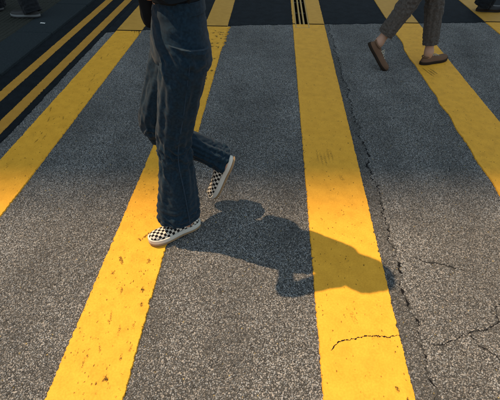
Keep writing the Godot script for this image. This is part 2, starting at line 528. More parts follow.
# ------------------------------------------------------------------ tall building that shades the far half
func build_building():
	var h := 56.0
	var at := Vector3(-4.2, 0, -1.70 - 0.207 * h - 0.043 * (0.54 * h - 4.2))
	var b := thing("apartment_building", at)
	b.rotation.y = atan(0.043)
	tag(b, "tall plain concrete building standing on the left beyond the pavement", "building")
	org = Vector3.ZERO
	var g := geo(); cbox(g, Vector3(-25.0, h / 2, -20.0), Vector3(50.0, h, 40.0), 0.02)
	commit("wall", g, M.wall, b, true)
	g = geo(); cbox(g, Vector3.ZERO, Vector3(1.5, 1.7, 0.12), 0.02)
	var win := commit("window", g, M.frame, b, true)
	g = geo(); cbox(g, Vector3(0, 0, 0.05), Vector3(1.36, 1.56, 0.06), 0.005)
	commit("pane", g, M.pane, win, true)
	var first := true
	for f in 15:
		for k in 20:
			var o: MeshInstance3D = win if first else win.duplicate()
			if not first: o.name = "window"; b.add_child(o, true)
			first = false
			if k < 8:
				o.position = Vector3(-2.5 - k * 4.3, 4.2 + f * 3.2, 0.03); o.rotation.y = 0
			else:
				o.position = Vector3(0.03, 4.2 + f * 3.2, -2.2 - (k - 8) * 3.2); o.rotation.y = PI / 2
	g = geo(); cbox(g, Vector3(0.1, 1.5, -12), Vector3(0.2, 2.6, 4.0), 0.02)
	commit("door", g, M.frame, b, true)

# ------------------------------------------------------------------ painted stripes
# stain sheet over a stripe: x from the left edge, z from z0 (near) to z1 (far)
func stain_tex(x0: float, x1: float, z0: float, z1: float, blobs: Array, specks: int, grime: float, seed_: int) -> ImageTexture:
	var W := 192; var H := 2048
	var d := PackedByteArray(); d.resize(W * H * 4)
	var f := FastNoiseLite.new(); f.seed = seed_; f.frequency = 0.02; f.fractal_octaves = 5; f.fractal_gain = 0.65
	var im := f.get_image(W, H, false, false, false); im.convert(Image.FORMAT_L8)
	var nb := im.get_data()
	for p in W * H:
		var a := clampf((nb[p] / 255.0 - 0.5) * 2.4, 0.0, 1.0)
		d[p * 4] = 62; d[p * 4 + 1] = 50; d[p * 4 + 2] = 24
		d[p * 4 + 3] = int(a * grime * 255.0)
	var r := RandomNumberGenerator.new(); r.seed = seed_
	var all := blobs.duplicate()
	for k in specks:
		all.append([r.randf_range(x0, x1), lerpf(z0, z1, pow(r.randf(), 1.4)), r.randf_range(0.002, 0.006), r.randf_range(0.0015, 0.003), r.randf_range(-0.5, 0.5), r.randf_range(0.25, 0.8)])
	var sx := W / (x1 - x0); var sz := H / (z1 - z0)
	for b in all:
		var reach: float = maxf(b[2], b[3]) * 1.6
		var px0 := clampi(int((b[0] - reach - x0) * sx), 0, W - 1); var px1 := clampi(int((b[0] + reach - x0) * sx) + 1, 0, W - 1)
		var q0: float = (b[1] - reach - z0) * sz; var q1: float = (b[1] + reach - z0) * sz
		var py0 := clampi(int(minf(q0, q1)), 0, H - 1); var py1 := clampi(int(maxf(q0, q1)) + 1, 0, H - 1)
		var ca := cos(b[4]); var sa := sin(b[4])
		for py in range(py0, py1 + 1):
			for px in range(px0, px1 + 1):
				var dx: float = x0 + (px + 0.5) / sx - b[0]; var dz: float = z0 + (py + 0.5) / sz - b[1]
				var l: float = (dz * ca + dx * sa) / b[2]; var w: float = (dx * ca - dz * sa) / b[3]
				var e := sqrt(l * l + w * w) + 0.55 * nz.get_noise_2d((dx + b[0]) * 110.0, (dz + b[1]) * 70.0)
				var patchy := nz.get_noise_2d((dx + b[0]) * 330.0 + 40.0, (dz + b[1]) * 260.0) * 0.9 + 0.5
				var a: float = clampf((1.1 - e) * 2.2, 0, 1) * clampf((b[5] * 1.25 - patchy) * 3.0 + 0.35, 0.0, 0.95)
				var p := (py * W + px) * 4
				var o := d[p + 3] / 255.0
				if a > o:
					d[p + 3] = int(a * 255.0); d[p] = 34; d[p + 1] = 27; d[p + 2] = 12
	return tex(Image.create_from_data(W, H, false, Image.FORMAT_RGBA8, d))

# strip of paint between two ragged edges
func paint_strip(called: String, lo: Callable, hi: Callable, z_near: float, z_far: float, rag: Callable, y: float, thick: float, mt: Material, parent: Node, uv: Array, fine := 0.003) -> MeshInstance3D:
	var g := geo()
	var zs := []
	var z := z_near
	while z > z_far:
		zs.append(z)
		z -= fine if (z < 0.6 and z > -6.2) else 0.2
	zs.append(z_far)
	var cols := 5
	for k in zs.size():
		var a: float = lo.call(zs[k]) + rag.call(-1, zs[k])
		var b: float = hi.call(zs[k]) + rag.call(1, zs[k])
		var e := 0.0025
		var px := [a - e, a, lerpf(a, b, 0.33), lerpf(a, b, 0.67), b, b + e]
		for c in 6:
			g.v.append(Vector3(px[c], y - thick if (c == 0 or c == 5) else y, zs[k]))
			g.w.append(Vector2((px[c] - uv[0]) / (uv[1] - uv[0]), (zs[k] - uv[2]) / (uv[3] - uv[2])))
			g.u.append(Vector2(px[c], zs[k]))
	for k in zs.size() - 1:
		for c in cols:
			var p := k * 6 + c
			g.i.append_array([p, p + 1, p + 7, p, p + 7, p + 6])
	return commit(called, g, mt, parent, true)

# a thin ragged line of dirt-filled crack along a path of (x, z) points
func fissure(called: String, path: Array, half: float, y: float, parent: Node, seed_: float):
	var g := geo()
	var n := 26 * (path.size() - 1)
	var last := []
	for k in n + 1:
		var t := float(k) / n
		var p: Vector2 = spline(path, t)
		var d: Vector2 = (spline(path, minf(1.0, t + 0.004)) - spline(path, maxf(0.0, t - 0.004))).normalized()
		var nrm := Vector2(-d.y, d.x)
		p += nrm * (0.004 * nz.get_noise_2d(p.x * 45.0 + p.y * 30.0, seed_) + 0.0022 * nz.get_noise_2d(p.x * 170.0 + p.y * 120.0, seed_ + 9.0))
		var w := maxf(0.0002, half * minf(1.0, minf(t, 1.0 - t) * 9.0 + 0.1) * (0.95 + 0.8 * nz.get_noise_2d(p.x * 80.0 - p.y * 50.0, seed_ + 20.0)))
		var now := [Vector3(p.x - nrm.x * w, y, p.y - nrm.y * w), Vector3(p.x + nrm.x * w, y, p.y + nrm.y * w)]
		if k: quad_out(g, last[0], last[1], now[1], now[0], Vector3(p.x, y - 5.0, p.y))
		last = now
	commit(called, g, M.tar, parent, true)

func rag_of(seed_: float, amp: float, extra = null) -> Callable:
	return func(side: int, z: float) -> float:
		var s := seed_ + side * 13.0
		var a := nz.get_noise_2d(z * 4.0, s) * 0.0014 + nz.get_noise_2d(z * 38.0, s + 4.0) * 0.0016 + nz.get_noise_2d(z * 61.0, s + 8.0) * 0.0013 + nz.get_noise_2d(z * 210.0, s + 28.0) * 0.0012 + maxf(0.0, nz.get_noise_2d(z * 33.0, s + 20.0) - 0.42) * -0.012 * side
		a *= amp
		if extra != null: a += extra.call(side, z)
		return a

func build_stripes():
	org = Vector3.ZERO
	var yel := Color(0.765, 0.385, 0.040)
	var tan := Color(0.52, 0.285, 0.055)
	var info := {
		1: ["yellow crossing stripe nearest the double yellow lines along the kerb", 0.16],
		2: ["stained yellow crossing stripe under the checked shoe of the walker in jeans", 0.22],
		3: ["yellow crossing stripe with the drain grate and a curved crack", 0.14],
		4: ["yellow crossing stripe under the brown shoes of the walker in grey trousers", 0.2],
		5: ["yellow crossing stripe in the top right corner of the picture", 0.2]}
	var blobs := {1: [], 2: [], 3: [], 4: [], 5: []}
	for b in [[-0.646, -1.231, 0.026, 0.008, 0.5, 0.7], [-0.661, -1.155, 0.012, 0.007, 0.3, 0.65], [-0.595, -1.066, 0.020, 0.006, 0.2, 0.55], [-0.507, -1.071, 0.012, 0.009, 0.3, 0.75], [-0.52, -1.232, 0.016, 0.008, 0.2, 0.6], [-0.494, -1.001, 0.016, 0.006, 0.0, 0.6], [-0.541, -0.683, 0.010, 0.012, 0.4, 0.8], [-0.51, -0.76, 0.014, 0.005, 0.1, 0.7], [-0.599, -0.795, 0.018, 0.005, 0.3, 0.4], [-0.572, -1.388, 0.024, 0.006, -0.5, 0.75], [-0.592, -1.36, 0.012, 0.004, 0.7, 0.8], [-0.60, -0.93, 0.030, 0.005, 0.15, 0.35], [-0.55, -0.88, 0.022, 0.005, 0.1, 0.4], [-0.64, -0.74, 0.02, 0.004, 0.1, 0.35], [-0.50, -0.90, 0.02, 0.006, 0.05, 0.3], [-0.486, -0.80, 0.02, 0.005, 0.05, 0.3],
			[-0.60, -2.1, 0.02, 0.006, 0.2, 0.6], [-0.55, -2.6, 0.03, 0.006, 0.1, 0.5], [-0.52, -3.2, 0.03, 0.008, 0.0, 0.6], [-0.53, -3.6, 0.02, 0.008, 0.0, 0.7], [-0.50, -3.9, 0.03, 0.008, 0.0, 0.7], [-0.55, -4.2, 0.03, 0.012, 0.4, 0.7], [-0.52, -4.32, 0.03, 0.012, 0.9, 0.7]]:
		blobs[2].append(b)
	for k in 26:   # dark scrapes
		blobs[2].append([rng.randf_range(-0.60, -0.49), rng.randf_range(-4.45, -3.3), rng.randf_range(0.006, 0.02), rng.randf_range(0.006, 0.014), rng.randf_range(-0.6, 0.6), rng.randf_range(0.5, 0.85)])
	for k in 9:    # strokes of worn paint
		blobs[1].append([-1.50 + 0.018 * k, -4.42 + 0.012 * k + rng.randf_range(-0.02, 0.02), 0.085, 0.0055, 0.18, 0.92])
	for k in 14:
		blobs[1].append([rng.randf_range(-1.58, -1.36), rng.randf_range(-4.2, -1.6), rng.randf_range(0.01, 0.04), 0.005, rng.randf_range(-0.2, 0.4), 0.4])
	var crack := [Vector2(0.255, -0.832), Vector2(0.285, -0.862), Vector2(0.314, -0.877), Vector2(0.345, -0.885), Vector2(0.393, -0.897), Vector2(0.43, -0.902), Vector2(0.47, -0.899), Vector2(0.53, -0.908)]
	for k in 5:
		blobs[3].append([0.30 + 0.022 * k, -2.10 + rng.randf_range(-0.03, 0.03), 0.07, 0.006, 0.05, 0.22])
	for b in [[0.47, -0.70, 0.012, 0.006, 0.2, 0.7], [0.50, -0.66, 0.014, 0.006, 0.2, 0.8], [0.28, -1.55, 0.012, 0.004, 0.3, 0.3], [0.36, -0.98, 0.03, 0.012, 0.3, 0.12], [0.42, -1.9, 0.03, 0.01, 0.3, 0.2]]:
		blobs[3].append(b)
	for k in 7:
		blobs[4].append([1.30 + 0.012 * k, -3.42 + rng.randf_range(-0.05, 0.05), 0.05, 0.006, 0.25, 0.6])
	var z0 := 0.1; var z1 := -4.95
	for k in [1, 2, 3, 4, 5]:
		var s: Array = STRIPES[k]
		var x0: float = minf(s[0], s[2]) - 0.03; var x1: float = maxf(s[1], s[3]) + 0.03
		var st := stain_tex(x0, x1, z0, z1, blobs[k], 800 if k != 2 else 1100, info[k][1], 100 + k)
		var lo := func(z: float) -> float: return stripe_at(k, z).x
		var hi := func(z: float) -> float: return stripe_at(k, z).y
		var mid: float = (s[0] + s[1]) / 2.0
		var ze := patch_edge(mid)
		var extra = null
		if k == 2:   # the right edge is badly frayed beside the resurfaced part
			extra = func(side: int, z: float) -> float:
				if side < 0: return 0.0
				var w := smoothstep(-3.75, -4.2, z)
				return w * (0.014 + 0.022 * nz.get_noise_2d(z * 26.0, 200.0) + 0.016 * nz.get_noise_2d(z * 70.0, 210.0))
		if k == 4:
			extra = func(side: int, z: float) -> float:
				if side > 0: return 0.0
				return 0.012 * nz.get_noise_2d(z * 3.0, 220.0) - 0.02 * exp(-pow((z + 3.75) / 0.18, 2.0))
		var a := paint_strip("crossing_stripe", lo, hi, 1.6, ze + 0.012, rag_of(k * 31.0, 1.0 if k != 2 else 1.25, extra), 0.0075, 0.0065, paint(yel, st, Vector2.ZERO), self, [x0, x1, z0, z1])
		tag(a, info[k][0], "road marking", "yellow crossing stripes")
		if k == 3: fissure("crack", crack, 0.0021, 0.0079, a, 500.0)
		# older, duller paint on the resurfaced part
		if k == 3:
			var h0 := func(_z: float) -> float: return HOLE[0] - 0.003
			var h1 := func(_z: float) -> float: return HOLE[2] + 0.003
			var still := func(_s: int, _z: float) -> float: return 0.0
			var left_only := func(s2: int, z: float) -> float: return 0.0 if s2 > 0 else nz.get_noise_2d(z * 30.0, 7.0) * 0.004
			var right_only := func(s2: int, z: float) -> float: return 0.0 if s2 < 0 else nz.get_noise_2d(z * 30.0, 17.0) * 0.004
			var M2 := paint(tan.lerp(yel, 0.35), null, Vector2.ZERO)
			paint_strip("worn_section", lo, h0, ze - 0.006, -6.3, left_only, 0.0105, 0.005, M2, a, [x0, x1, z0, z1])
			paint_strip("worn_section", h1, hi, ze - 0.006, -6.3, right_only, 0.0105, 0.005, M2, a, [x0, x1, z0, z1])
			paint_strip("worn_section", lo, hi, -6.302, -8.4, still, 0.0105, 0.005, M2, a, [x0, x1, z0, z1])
		else:
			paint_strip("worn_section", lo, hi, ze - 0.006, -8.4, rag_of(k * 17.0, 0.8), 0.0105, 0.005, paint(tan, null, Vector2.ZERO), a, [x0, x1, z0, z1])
	# double yellow lines
	var names := ["outer of the two dull yellow lines, next to the kerb", "inner of the two dull yellow lines, next to the crossing stripes"]
	var at := [[-2.065, -1.985], [-1.832, -1.750]]
	for k in 2:
		var l := func(_z: float) -> float: return at[k][0]
		var r := func(_z: float) -> float: return at[k][1]
		var o := paint_strip("kerb_line", l, r, 6.0, -40.0, rag_of(300.0 + k * 9.0, 0.9), 0.0125, 0.004, M.road_line, self, [-3.0, 0.0, 6.0, -40.0])
		tag(o, names[k], "road marking", "double yellow lines by the kerb")

# ------------------------------------------------------------------ drain
func build_grate():
	var d := thing("drain_grate", Vector3(0.319, 0.0, -5.4))
	tag(d, "long slotted drain grate set in the middle yellow stripe", "drain")
	var g := geo()
	# pit
	var x0: float = HOLE[0]; var x1: float = HOLE[2]; var z0: float = HOLE[1]; var z1: float = HOLE[3]
	var mid := Vector3((x0 + x1) / 2, -0.14, (z0 + z1) / 2)
	quad_out(g, Vector3(x0, -0.3, z0), Vector3(x1, -0.3, z0), Vector3(x1, -0.3, z1), Vector3(x0, -0.3, z1), Vector3(mid.x, -1, mid.z))
	for s in [[x0, z0, x0, z1], [x1, z0, x1, z1], [x0, z0, x1, z0], [x0, z1, x1, z1]]:
		quad_out(g, Vector3(s[0], -0.3, s[1]), Vector3(s[2], -0.3, s[3]), Vector3(s[2], 0.004, s[3]), Vector3(s[0], 0.004, s[1]), mid)
	commit("pit", g, M.pit, d, true)
	var yb := paint(Color(0.46, 0.31, 0.12), null, Vector2.ZERO)
	g = geo()
	for s in [x0 + 0.005, x1 - 0.005]: cbox(g, Vector3(s, -0.004, mid.z), Vector3(0.012, 0.026, z1 - z0 - 0.002), 0.002)
	for zz in [z0 + 0.008, z1 - 0.008]: cbox(g, Vector3(mid.x, -0.004, zz), Vector3(x1 - x0 - 0.024, 0.025, 0.016), 0.002)
	commit("frame", g, yb, d, true)
	for k in 2:
		g = geo(); cbox(g, Vector3(lerpf(x0 + 0.011, x1 - 0.011, (k + 1) / 3.0), -0.005, mid.z), Vector3(0.017, 0.024, z1 - z0 - 0.034), 0.002)
		commit("bar", g, yb, d, true)
	for k in 4:
		g = geo(); cbox(g, Vector3(mid.x, -0.045, lerpf(z0, z1, (k + 0.5) / 4.0)), Vector3(x1 - x0 - 0.026, 0.02, 0.02), 0.002)
		commit("cross_bar", g, M.black, d, true)

func build_litter():
	var p := thing("paper_scrap", Vector3(-2.41, 0.036, -4.42))
	tag(p, "tiny white scrap of paper lying on the kerb", "litter")
	org = Vector3.ZERO
	var g := geo()
	var n := 6
	for a in n + 1:
		for b in 3:
			var x := (a / float(n) - 0.5) * 0.055; var z := (b / 2.0 - 0.5) * 0.024
			g.v.append(Vector3(x, 0.002 + 0.006 * absf(nz.get_noise_2d(x * 60.0, z * 60.0)) + 0.1 * z * z * 20.0, z + 0.2 * x))
	for a in n:
		for b in 2:
			var k := a * 3 + b
			g.i.append_array([k, k + 1, k + 4, k, k + 4, k + 3])
	commit("sheet", g, M.paper, p)

# ------------------------------------------------------------------ bodies
# surface nets over tapered capsules [a, b, ra, rb], joined with a smooth minimum of reach k
func flesh(g: Dictionary, bones: Array, k: float, cell: float):
	var lo := Vector3(1e9, 1e9, 1e9); var hi := -lo
	for b in bones:
		var r: float = maxf(b[2], b[3]) + k + cell * 2.0
		for e in 2:
			lo = lo.min(b[e] - Vector3(r, r, r)); hi = hi.max(b[e] + Vector3(r, r, r))
	var nx := int((hi.x - lo.x) / cell) + 2; var ny := int((hi.y - lo.y) / cell) + 2; var nzz := int((hi.z - lo.z) / cell) + 2
	var f := PackedFloat32Array(); f.resize(nx * ny * nzz); f.fill(BONE_FAR)
	for b in bones:
		var a: Vector3 = b[0]; var ab: Vector3 = b[1] - b[0]; var ra: float = b[2]; var dr: float = b[3] - b[2]
		var il := 1.0 / maxf(ab.length_squared(), 1e-9)
		var r: float = maxf(b[2], b[3]) + k + cell * 1.5
		var p0 := ((a.min(b[1]) - Vector3(r, r, r) - lo) / cell).floor(); var p1 := ((a.max(b[1]) + Vector3(r, r, r) - lo) / cell).ceil()
		for iz in range(maxi(0, int(p0.z)), mini(nzz - 1, int(p1.z)) + 1):
			for iy in range(maxi(0, int(p0.y)), mini(ny - 1, int(p1.y)) + 1):
				var row := (iz * ny + iy) * nx
				for ix in range(maxi(0, int(p0.x)), mini(nx - 1, int(p1.x)) + 1):
					var p := lo + Vector3(ix, iy, iz) * cell - a
					var t := clampf(p.dot(ab) * il, 0.0, 1.0)
					var d := (p - ab * t).length() - ra - dr * t
					var o := f[row + ix]
					if o > 8.0: f[row + ix] = d
					else:
						var h := maxf(k - absf(o - d), 0.0) / k
						f[row + ix] = minf(o, d) - h * h * k * 0.25
	var sx := 1; var sy := nx; var sz := nx * ny
	var at := {}
	var corner := [0, sx, sy, sx + sy, sz, sx + sz, sy + sz, sx + sy + sz]
	var edges := [[0, 1], [2, 3], [4, 5], [6, 7], [0, 2], [1, 3], [4, 6], [5, 7], [0, 4], [1, 5], [2, 6], [3, 7]]
	for iz in nzz - 1:
		for iy in ny - 1:
			for ix in nx - 1:
				var c := iz * sz + iy * sy + ix
				var f0 := f[c]
				if f0 > cell * 2.2 or f0 < -cell * 2.2: continue
				var mask := 0
				for q in 8:
					if f[c + corner[q]] < 0.0: mask |= 1 << q
				if mask == 0 or mask == 255: continue
				var sum := Vector3.ZERO; var n := 0
				for e in edges:
					var q0: int = e[0]; var q1: int = e[1]
					if ((mask >> q0) & 1) == ((mask >> q1) & 1): continue
					var a := f[c + corner[q0]]; var b := f[c + corner[q1]]
					var t := a / (a - b)
					sum += Vector3(q0 & 1, (q0 >> 1) & 1, (q0 >> 2) & 1).lerp(Vector3(q1 & 1, (q1 >> 1) & 1, (q1 >> 2) & 1), t); n += 1
				at[c] = g.v.size()
				g.v.append(lo + (Vector3(ix, iy, iz) + sum / n) * cell)
				if g.u.size() < g.v.size(): g.u.append(Vector2.ZERO)
	for c in at:
		for ax in 3:
			var step: int = [sx, sy, sz][ax]; var s1: int = [sy, sz, sx][ax]; var s2: int = [sz, sx, sy][ax]
			var ins := f[c] < 0.0
			if ins == (f[c + step] < 0.0): continue
			if not (at.has(c - s1) and at.has(c - s2) and at.has(c - s1 - s2)): continue
			var q := [at[c], at[c - s1], at[c - s1 - s2], at[c - s2]]
			if ins: g.i.append_array([q[0], q[1], q[2], q[0], q[2], q[3]])
			else: g.i.append_array([q[0], q[2], q[1], q[0], q[3], q[2]])

func hand(g: Dictionary, wrist: Vector3, dir: Vector3, palm: Vector3, thumb: Vector3, curl: float):
	var d := dir.normalized(); var s := (thumb - d * thumb.dot(d)).normalized(); var n := (palm - d * palm.dot(d) - s * palm.dot(s)).normalized()
	var b := []
	var len_ := [0.068, 0.078, 0.072, 0.056]
	for k in 4:
		var off := s * (0.030 - 0.020 * k)
		var kn := wrist + d * (0.088 - 0.004 * absf(k - 1.0)) + off
		b.append([wrist + off * 0.55, kn, 0.015, 0.0115])
		var p := kn
		var a := curl * (0.7 + 0.08 * k)
		for j in 3:
			var v := d * cos(a) + n * sin(a) + s * (0.05 - 0.035 * k)
			var e: Vector3 = p + v.normalized() * len_[k] * [0.45, 0.31, 0.24][j]
			b.append([p, e, 0.0092 - 0.0007 * j, 0.0086 - 0.0009 * j])
			p = e; a += curl * 0.8
	var tb := wrist + d * 0.025 + s * 0.024
	var t1 := tb + (d * 0.6 + s * 0.7 + n * 0.35).normalized() * 0.042
	var t2 := t1 + (d * 0.8 + s * 0.25 + n * 0.5).normalized() * 0.032
	var t3 := t2 + (d * 0.8 - s * 0.05 + n * 0.6).normalized() * 0.024
	b.append([tb, t1, 0.014, 0.011]); b.append([t1, t2, 0.010, 0.0095]); b.append([t2, t3, 0.0095, 0.0078])
	flesh(g, b, 0.006, 0.004)

func head(g: Dictionary, c: Vector3, fw: Vector3, up: Vector3):
	var r := fw.cross(up).normalized()
	var P := func(x: float, y: float, z: float) -> Vector3: return c + r * x + up * y + fw * z
	var b := []
	b.append([P.call(0, 0.025, -0.022), P.call(0, 0.03, 0.012), 0.084, 0.078])
	b.append([P.call(0, -0.01, 0.02), P.call(0, -0.075, 0.052), 0.062, 0.030])
	for s in [-1, 1]:
		b.append([P.call(0.040 * s, -0.04, 0.0), P.call(0.016 * s, -0.088, 0.058), 0.030, 0.020])
		b.append([P.call(0.036 * s, -0.018, 0.060), P.call(0.045 * s, -0.022, 0.04), 0.018, 0.02])
		b.append([P.call(0.012 * s, 0.020, 0.084), P.call(0.042 * s, 0.018, 0.068), 0.009, 0.009])
		b.append([P.call(0.076 * s, 0.012, -0.012), P.call(0.074 * s, -0.026, -0.004), 0.010, 0.008])
		b.append([P.call(0.010 * s, -0.030, 0.090), P.call(0.013 * s, -0.032, 0.086), 0.007, 0.007])
	b.append([P.call(0, 0.012, 0.084), P.call(0, -0.026, 0.103), 0.008, 0.0095])
	b.append([P.call(-0.018, -0.056, 0.078), P.call(0.018, -0.056, 0.078), 0.009, 0.009])
	b.append([P.call(0, -0.05, -0.02), P.call(0, -0.15, -0.025), 0.056, 0.056])
	flesh(g, b, 0.014, 0.006)

func face(parent: Node, c: Vector3, fw: Vector3, up: Vector3):
	var r := fw.cross(up).normalized()
	for s in [-1, 1]:
		var g := geo()
		var e: Vector3 = c + r * 0.031 * s + up * 0.002 + fw * 0.069
		tube(g, [e - r * 0.013, e + fw * 0.004, e + r * 0.013], [Vector2(0.001, 0.001), Vector2(0.009, 0.006), Vector2(0.001, 0.001)], fw, 8, 10)
		commit("eye", g, M.eye, parent)
	var g := geo()
	var m: Vector3 = c - up * 0.057 + fw * 0.087
	tube(g, [m - r * 0.022 - fw * 0.006, m, m + r * 0.022 - fw * 0.006], [Vector2(0.001, 0.001), Vector2(0.004, 0.007), Vector2(0.001, 0.001)], fw, 8, 8)
	commit("mouth", g, M.lip, parent)

# a shoe in its own space: heel at x = 0, toe at x = len, sole on y = 0
func shoe(parent: Node, at: Vector3, toward: Vector3, up: Vector3, o: Dictionary) -> MeshInstance3D:
	var keep := org; org = Vector3.ZERO
	var L: float = o.len; var hw: float = o.half
	var width := func(t: float, side: float) -> float:
		var a := pow(maxf(0.0, 1.0 - pow(absf(2.0 * t - 1.0), 3.4)), 0.42)
		var waist := 1.0 - 0.20 * exp(-pow((t - 0.38) / 0.20, 2.0)) - 0.12 * (1.0 - smoothstep(0.0, 0.3, t))
		return hw * a * waist * (1.0 + 0.07 * side * sin(t * PI))
	var lift := func(t: float) -> float: return o.spring * pow(maxf(0.0, t - 0.72) / 0.28, 2.0)
	var top := func(t: float) -> float:
		var base: float = lerpf(o.heel_h, o.toe_h, smoothstep(0.22, 0.78, t))
		return base * pow(maxf(0.0, 1.0 - pow(absf(2.0 * t - 1.0), 9.0)), 0.45)
	# upper
	var g := geo()
	var R := 44; var S := 28
	var sh: float = o.sole_h
	for i in R + 1:
		var t := 0.5 - 0.5 * cos(PI * i / R); t = lerpf(t, float(i) / R, 0.55)
		var h: float = top.call(t)
		var arc := 0.0
		var last := Vector3.ZERO
		for j in S + 1:
			var a := PI * j / S
			var ca := cos(a); var sa := sin(a)
			var wz: float = width.call(t, signf(ca)) * 0.965
			var nrw := lerpf(1.0, 0.72 if t < 0.55 else 0.85, sa * (1.0 - smoothstep(0.6, 1.0, t)))
			var p := Vector3(t * L, sh * 0.6 + lift.call(t) + h * pow(sa, 0.72), wz * signf(ca) * pow(absf(ca), 0.62) * nrw)
			p += p.normalized() * 0.0012 * nz.get_noise_3d(p.x * 60.0, p.y * 60.0, p.z * 60.0)
			if j: arc += (p - last).length()
			last = p
			g.v.append(p); g.u.append(Vector2(arc, t * L) / o.cell)
		# centre the print on the ridge
		for j in S + 1:
			g.u[g.u.size() - 1 - j].x -= arc * 0.5 / o.cell
	for i in R:
		for j in S:
			var p := i * (S + 1) + j
			g.i.append_array([p, p + S + 1, p + 1, p + 1, p + S + 1, p + S + 2])
	var up_mesh := commit("shoe", g, o.upper, parent)
	var x := toward.normalized(); var y := (up - x * up.dot(x)).normalized(); var z := x.cross(y)
	up_mesh.transform = Transform3D(Basis(x, y, z), at - keep)
	# sole: rim and tread
	for layer in [["sole", o.sole, sh * 0.36, sh * 1.12, 1.045], ["tread", o.tread, 0.0, sh * 0.36 - 0.0006, 1.03]]:
		g = geo()
		var n := 64
		var prof := [[0.0, 0.93], [0.12, 1.0], [0.88, 1.0], [1.0, 0.95]]
		for q in prof:
			for k in n:
				var a := TAU * k / n
				var t := 0.5 - 0.5 * cos(a) * 1.0
				var side := 1.0 if a < PI else -1.0
				var tt := clampf(t, 0.0, 1.0)
				var wz: float = width.call(tt, side) * layer[4] * q[1] * side
				var xx: float = (tt - 0.5) * L * (1.0 + 0.035 * q[1]) + 0.5 * L
				g.v.append(Vector3(xx, lerpf(layer[2], layer[3], q[0]) + lift.call(tt), wz)); g.u.append(Vector2.ZERO)
		for q in prof.size() - 1:
			for k in n:
				var p := q * n + k; var p2 := q * n + (k + 1) % n
				g.i.append_array([p, p2, p + n, p2, p2 + n, p + n])
		for e in [0, prof.size() - 1]:
			var c: int = g.v.size()
			g.v.append(Vector3(L * 0.5, layer[2] if e == 0 else layer[3], 0)); g.u.append(Vector2.ZERO)
			for k in n:
				var p: int = e * n + k; var p2: int = e * n + (k + 1) % n
				if e == 0: g.i.append_array([c, p2, p])
				else: g.i.append_array([c, p, p2])
		commit(layer[0], g, layer[1], up_mesh)
	# rim line and collar
	g = geo()
	var ring := []
	for k in 25:
		var a := TAU * k / 24
		ring.append(Vector3(L * (0.17 - 0.145 * cos(a)), sh * 0.6 + top.call(0.15) * (0.99 - 0.02 * cos(a)) - 0.003, hw * 0.60 * sin(a)))
	tube(g, ring, [Vector2(0.0055, 0.0055), Vector2(0.0055, 0.0055)], Vector3.UP, 48, 8)
	commit("collar", g, o.collar, up_mesh)
	if o.has("lace"):
		for k in 4:
			var t := 0.40 + 0.075 * k
			g = geo()
			var yy: float = sh * 0.6 + lift.call(t) + top.call(t)
			var w := hw * (0.46 - 0.03 * k)
			rod(g, [Vector3(t * L + 0.006, yy - 0.016, -w), Vector3(t * L, yy - 0.001, -w * 0.5), Vector3(t * L, yy + 0.003, 0), Vector3(t * L, yy - 0.001, w * 0.5), Vector3(t * L - 0.006, yy - 0.016, w)], 0.0034, Vector3(1, 0, 0))
			commit("lace", g, o.lace, up_mesh)
		g = geo()
		var yy2: float = sh * 0.6 + top.call(0.4) + 0.004
		for s in [-1, 1]:
			rod(g, [Vector3(0.41 * L, yy2, 0), Vector3(0.43 * L, yy2 + 0.014, s * 0.018), Vector3(0.47 * L, yy2 + 0.004, s * 0.032), Vector3(0.44 * L, yy2 - 0.004, s * 0.012), Vector3(0.41 * L, yy2, 0)], 0.0028, Vector3(0, 1, 0.3), 7, 18)
		commit("lace_bow", g, o.lace, up_mesh)
	org = keep
	return up_mesh

# gathers that spread upwards from a waistband
func blouse() -> Callable:
	return func(th: float, t: float, p: Vector3) -> float:
		var a := th * 9.0 + 2.5 * nz.get_noise_2d(th * 1.5, t * 2.0)
		return sin(PI * t) * (0.0045 * sin(a) + 0.005 * nz.get_noise_3d(p.x * 22.0, p.y * 40.0, p.z * 22.0))

# wrinkled cloth
func folds(amp: float, seed_: float, stretch := Vector3(7, 20, 7), fluting := 0.0, flare_from := 0.6) -> Callable:
	return func(th: float, t: float, p: Vector3) -> float:
		var a := nz.get_noise_3d(p.x * stretch.x + seed_, p.y * stretch.y + p.x * 6.0, p.z * stretch.z)
		var b := nz.get_noise_3d(p.x * stretch.x * 2.2 + seed_ + 30.0, p.y * stretch.y * 2.0 - p.z * 14.0, p.z * stretch.z * 2.2)
		var crease := 1.0 - absf(a) * 2.6
		var d := amp * (0.75 * crease + 0.55 * b)
		if fluting > 0.0:
			var w := smoothstep(flare_from, 1.0, t)
			d += fluting * w * (sin(th * 3.0 + seed_) * 0.7 + sin(th * 5.0 + seed_ * 2.0 + t * 3.0) * 0.4)
		return d

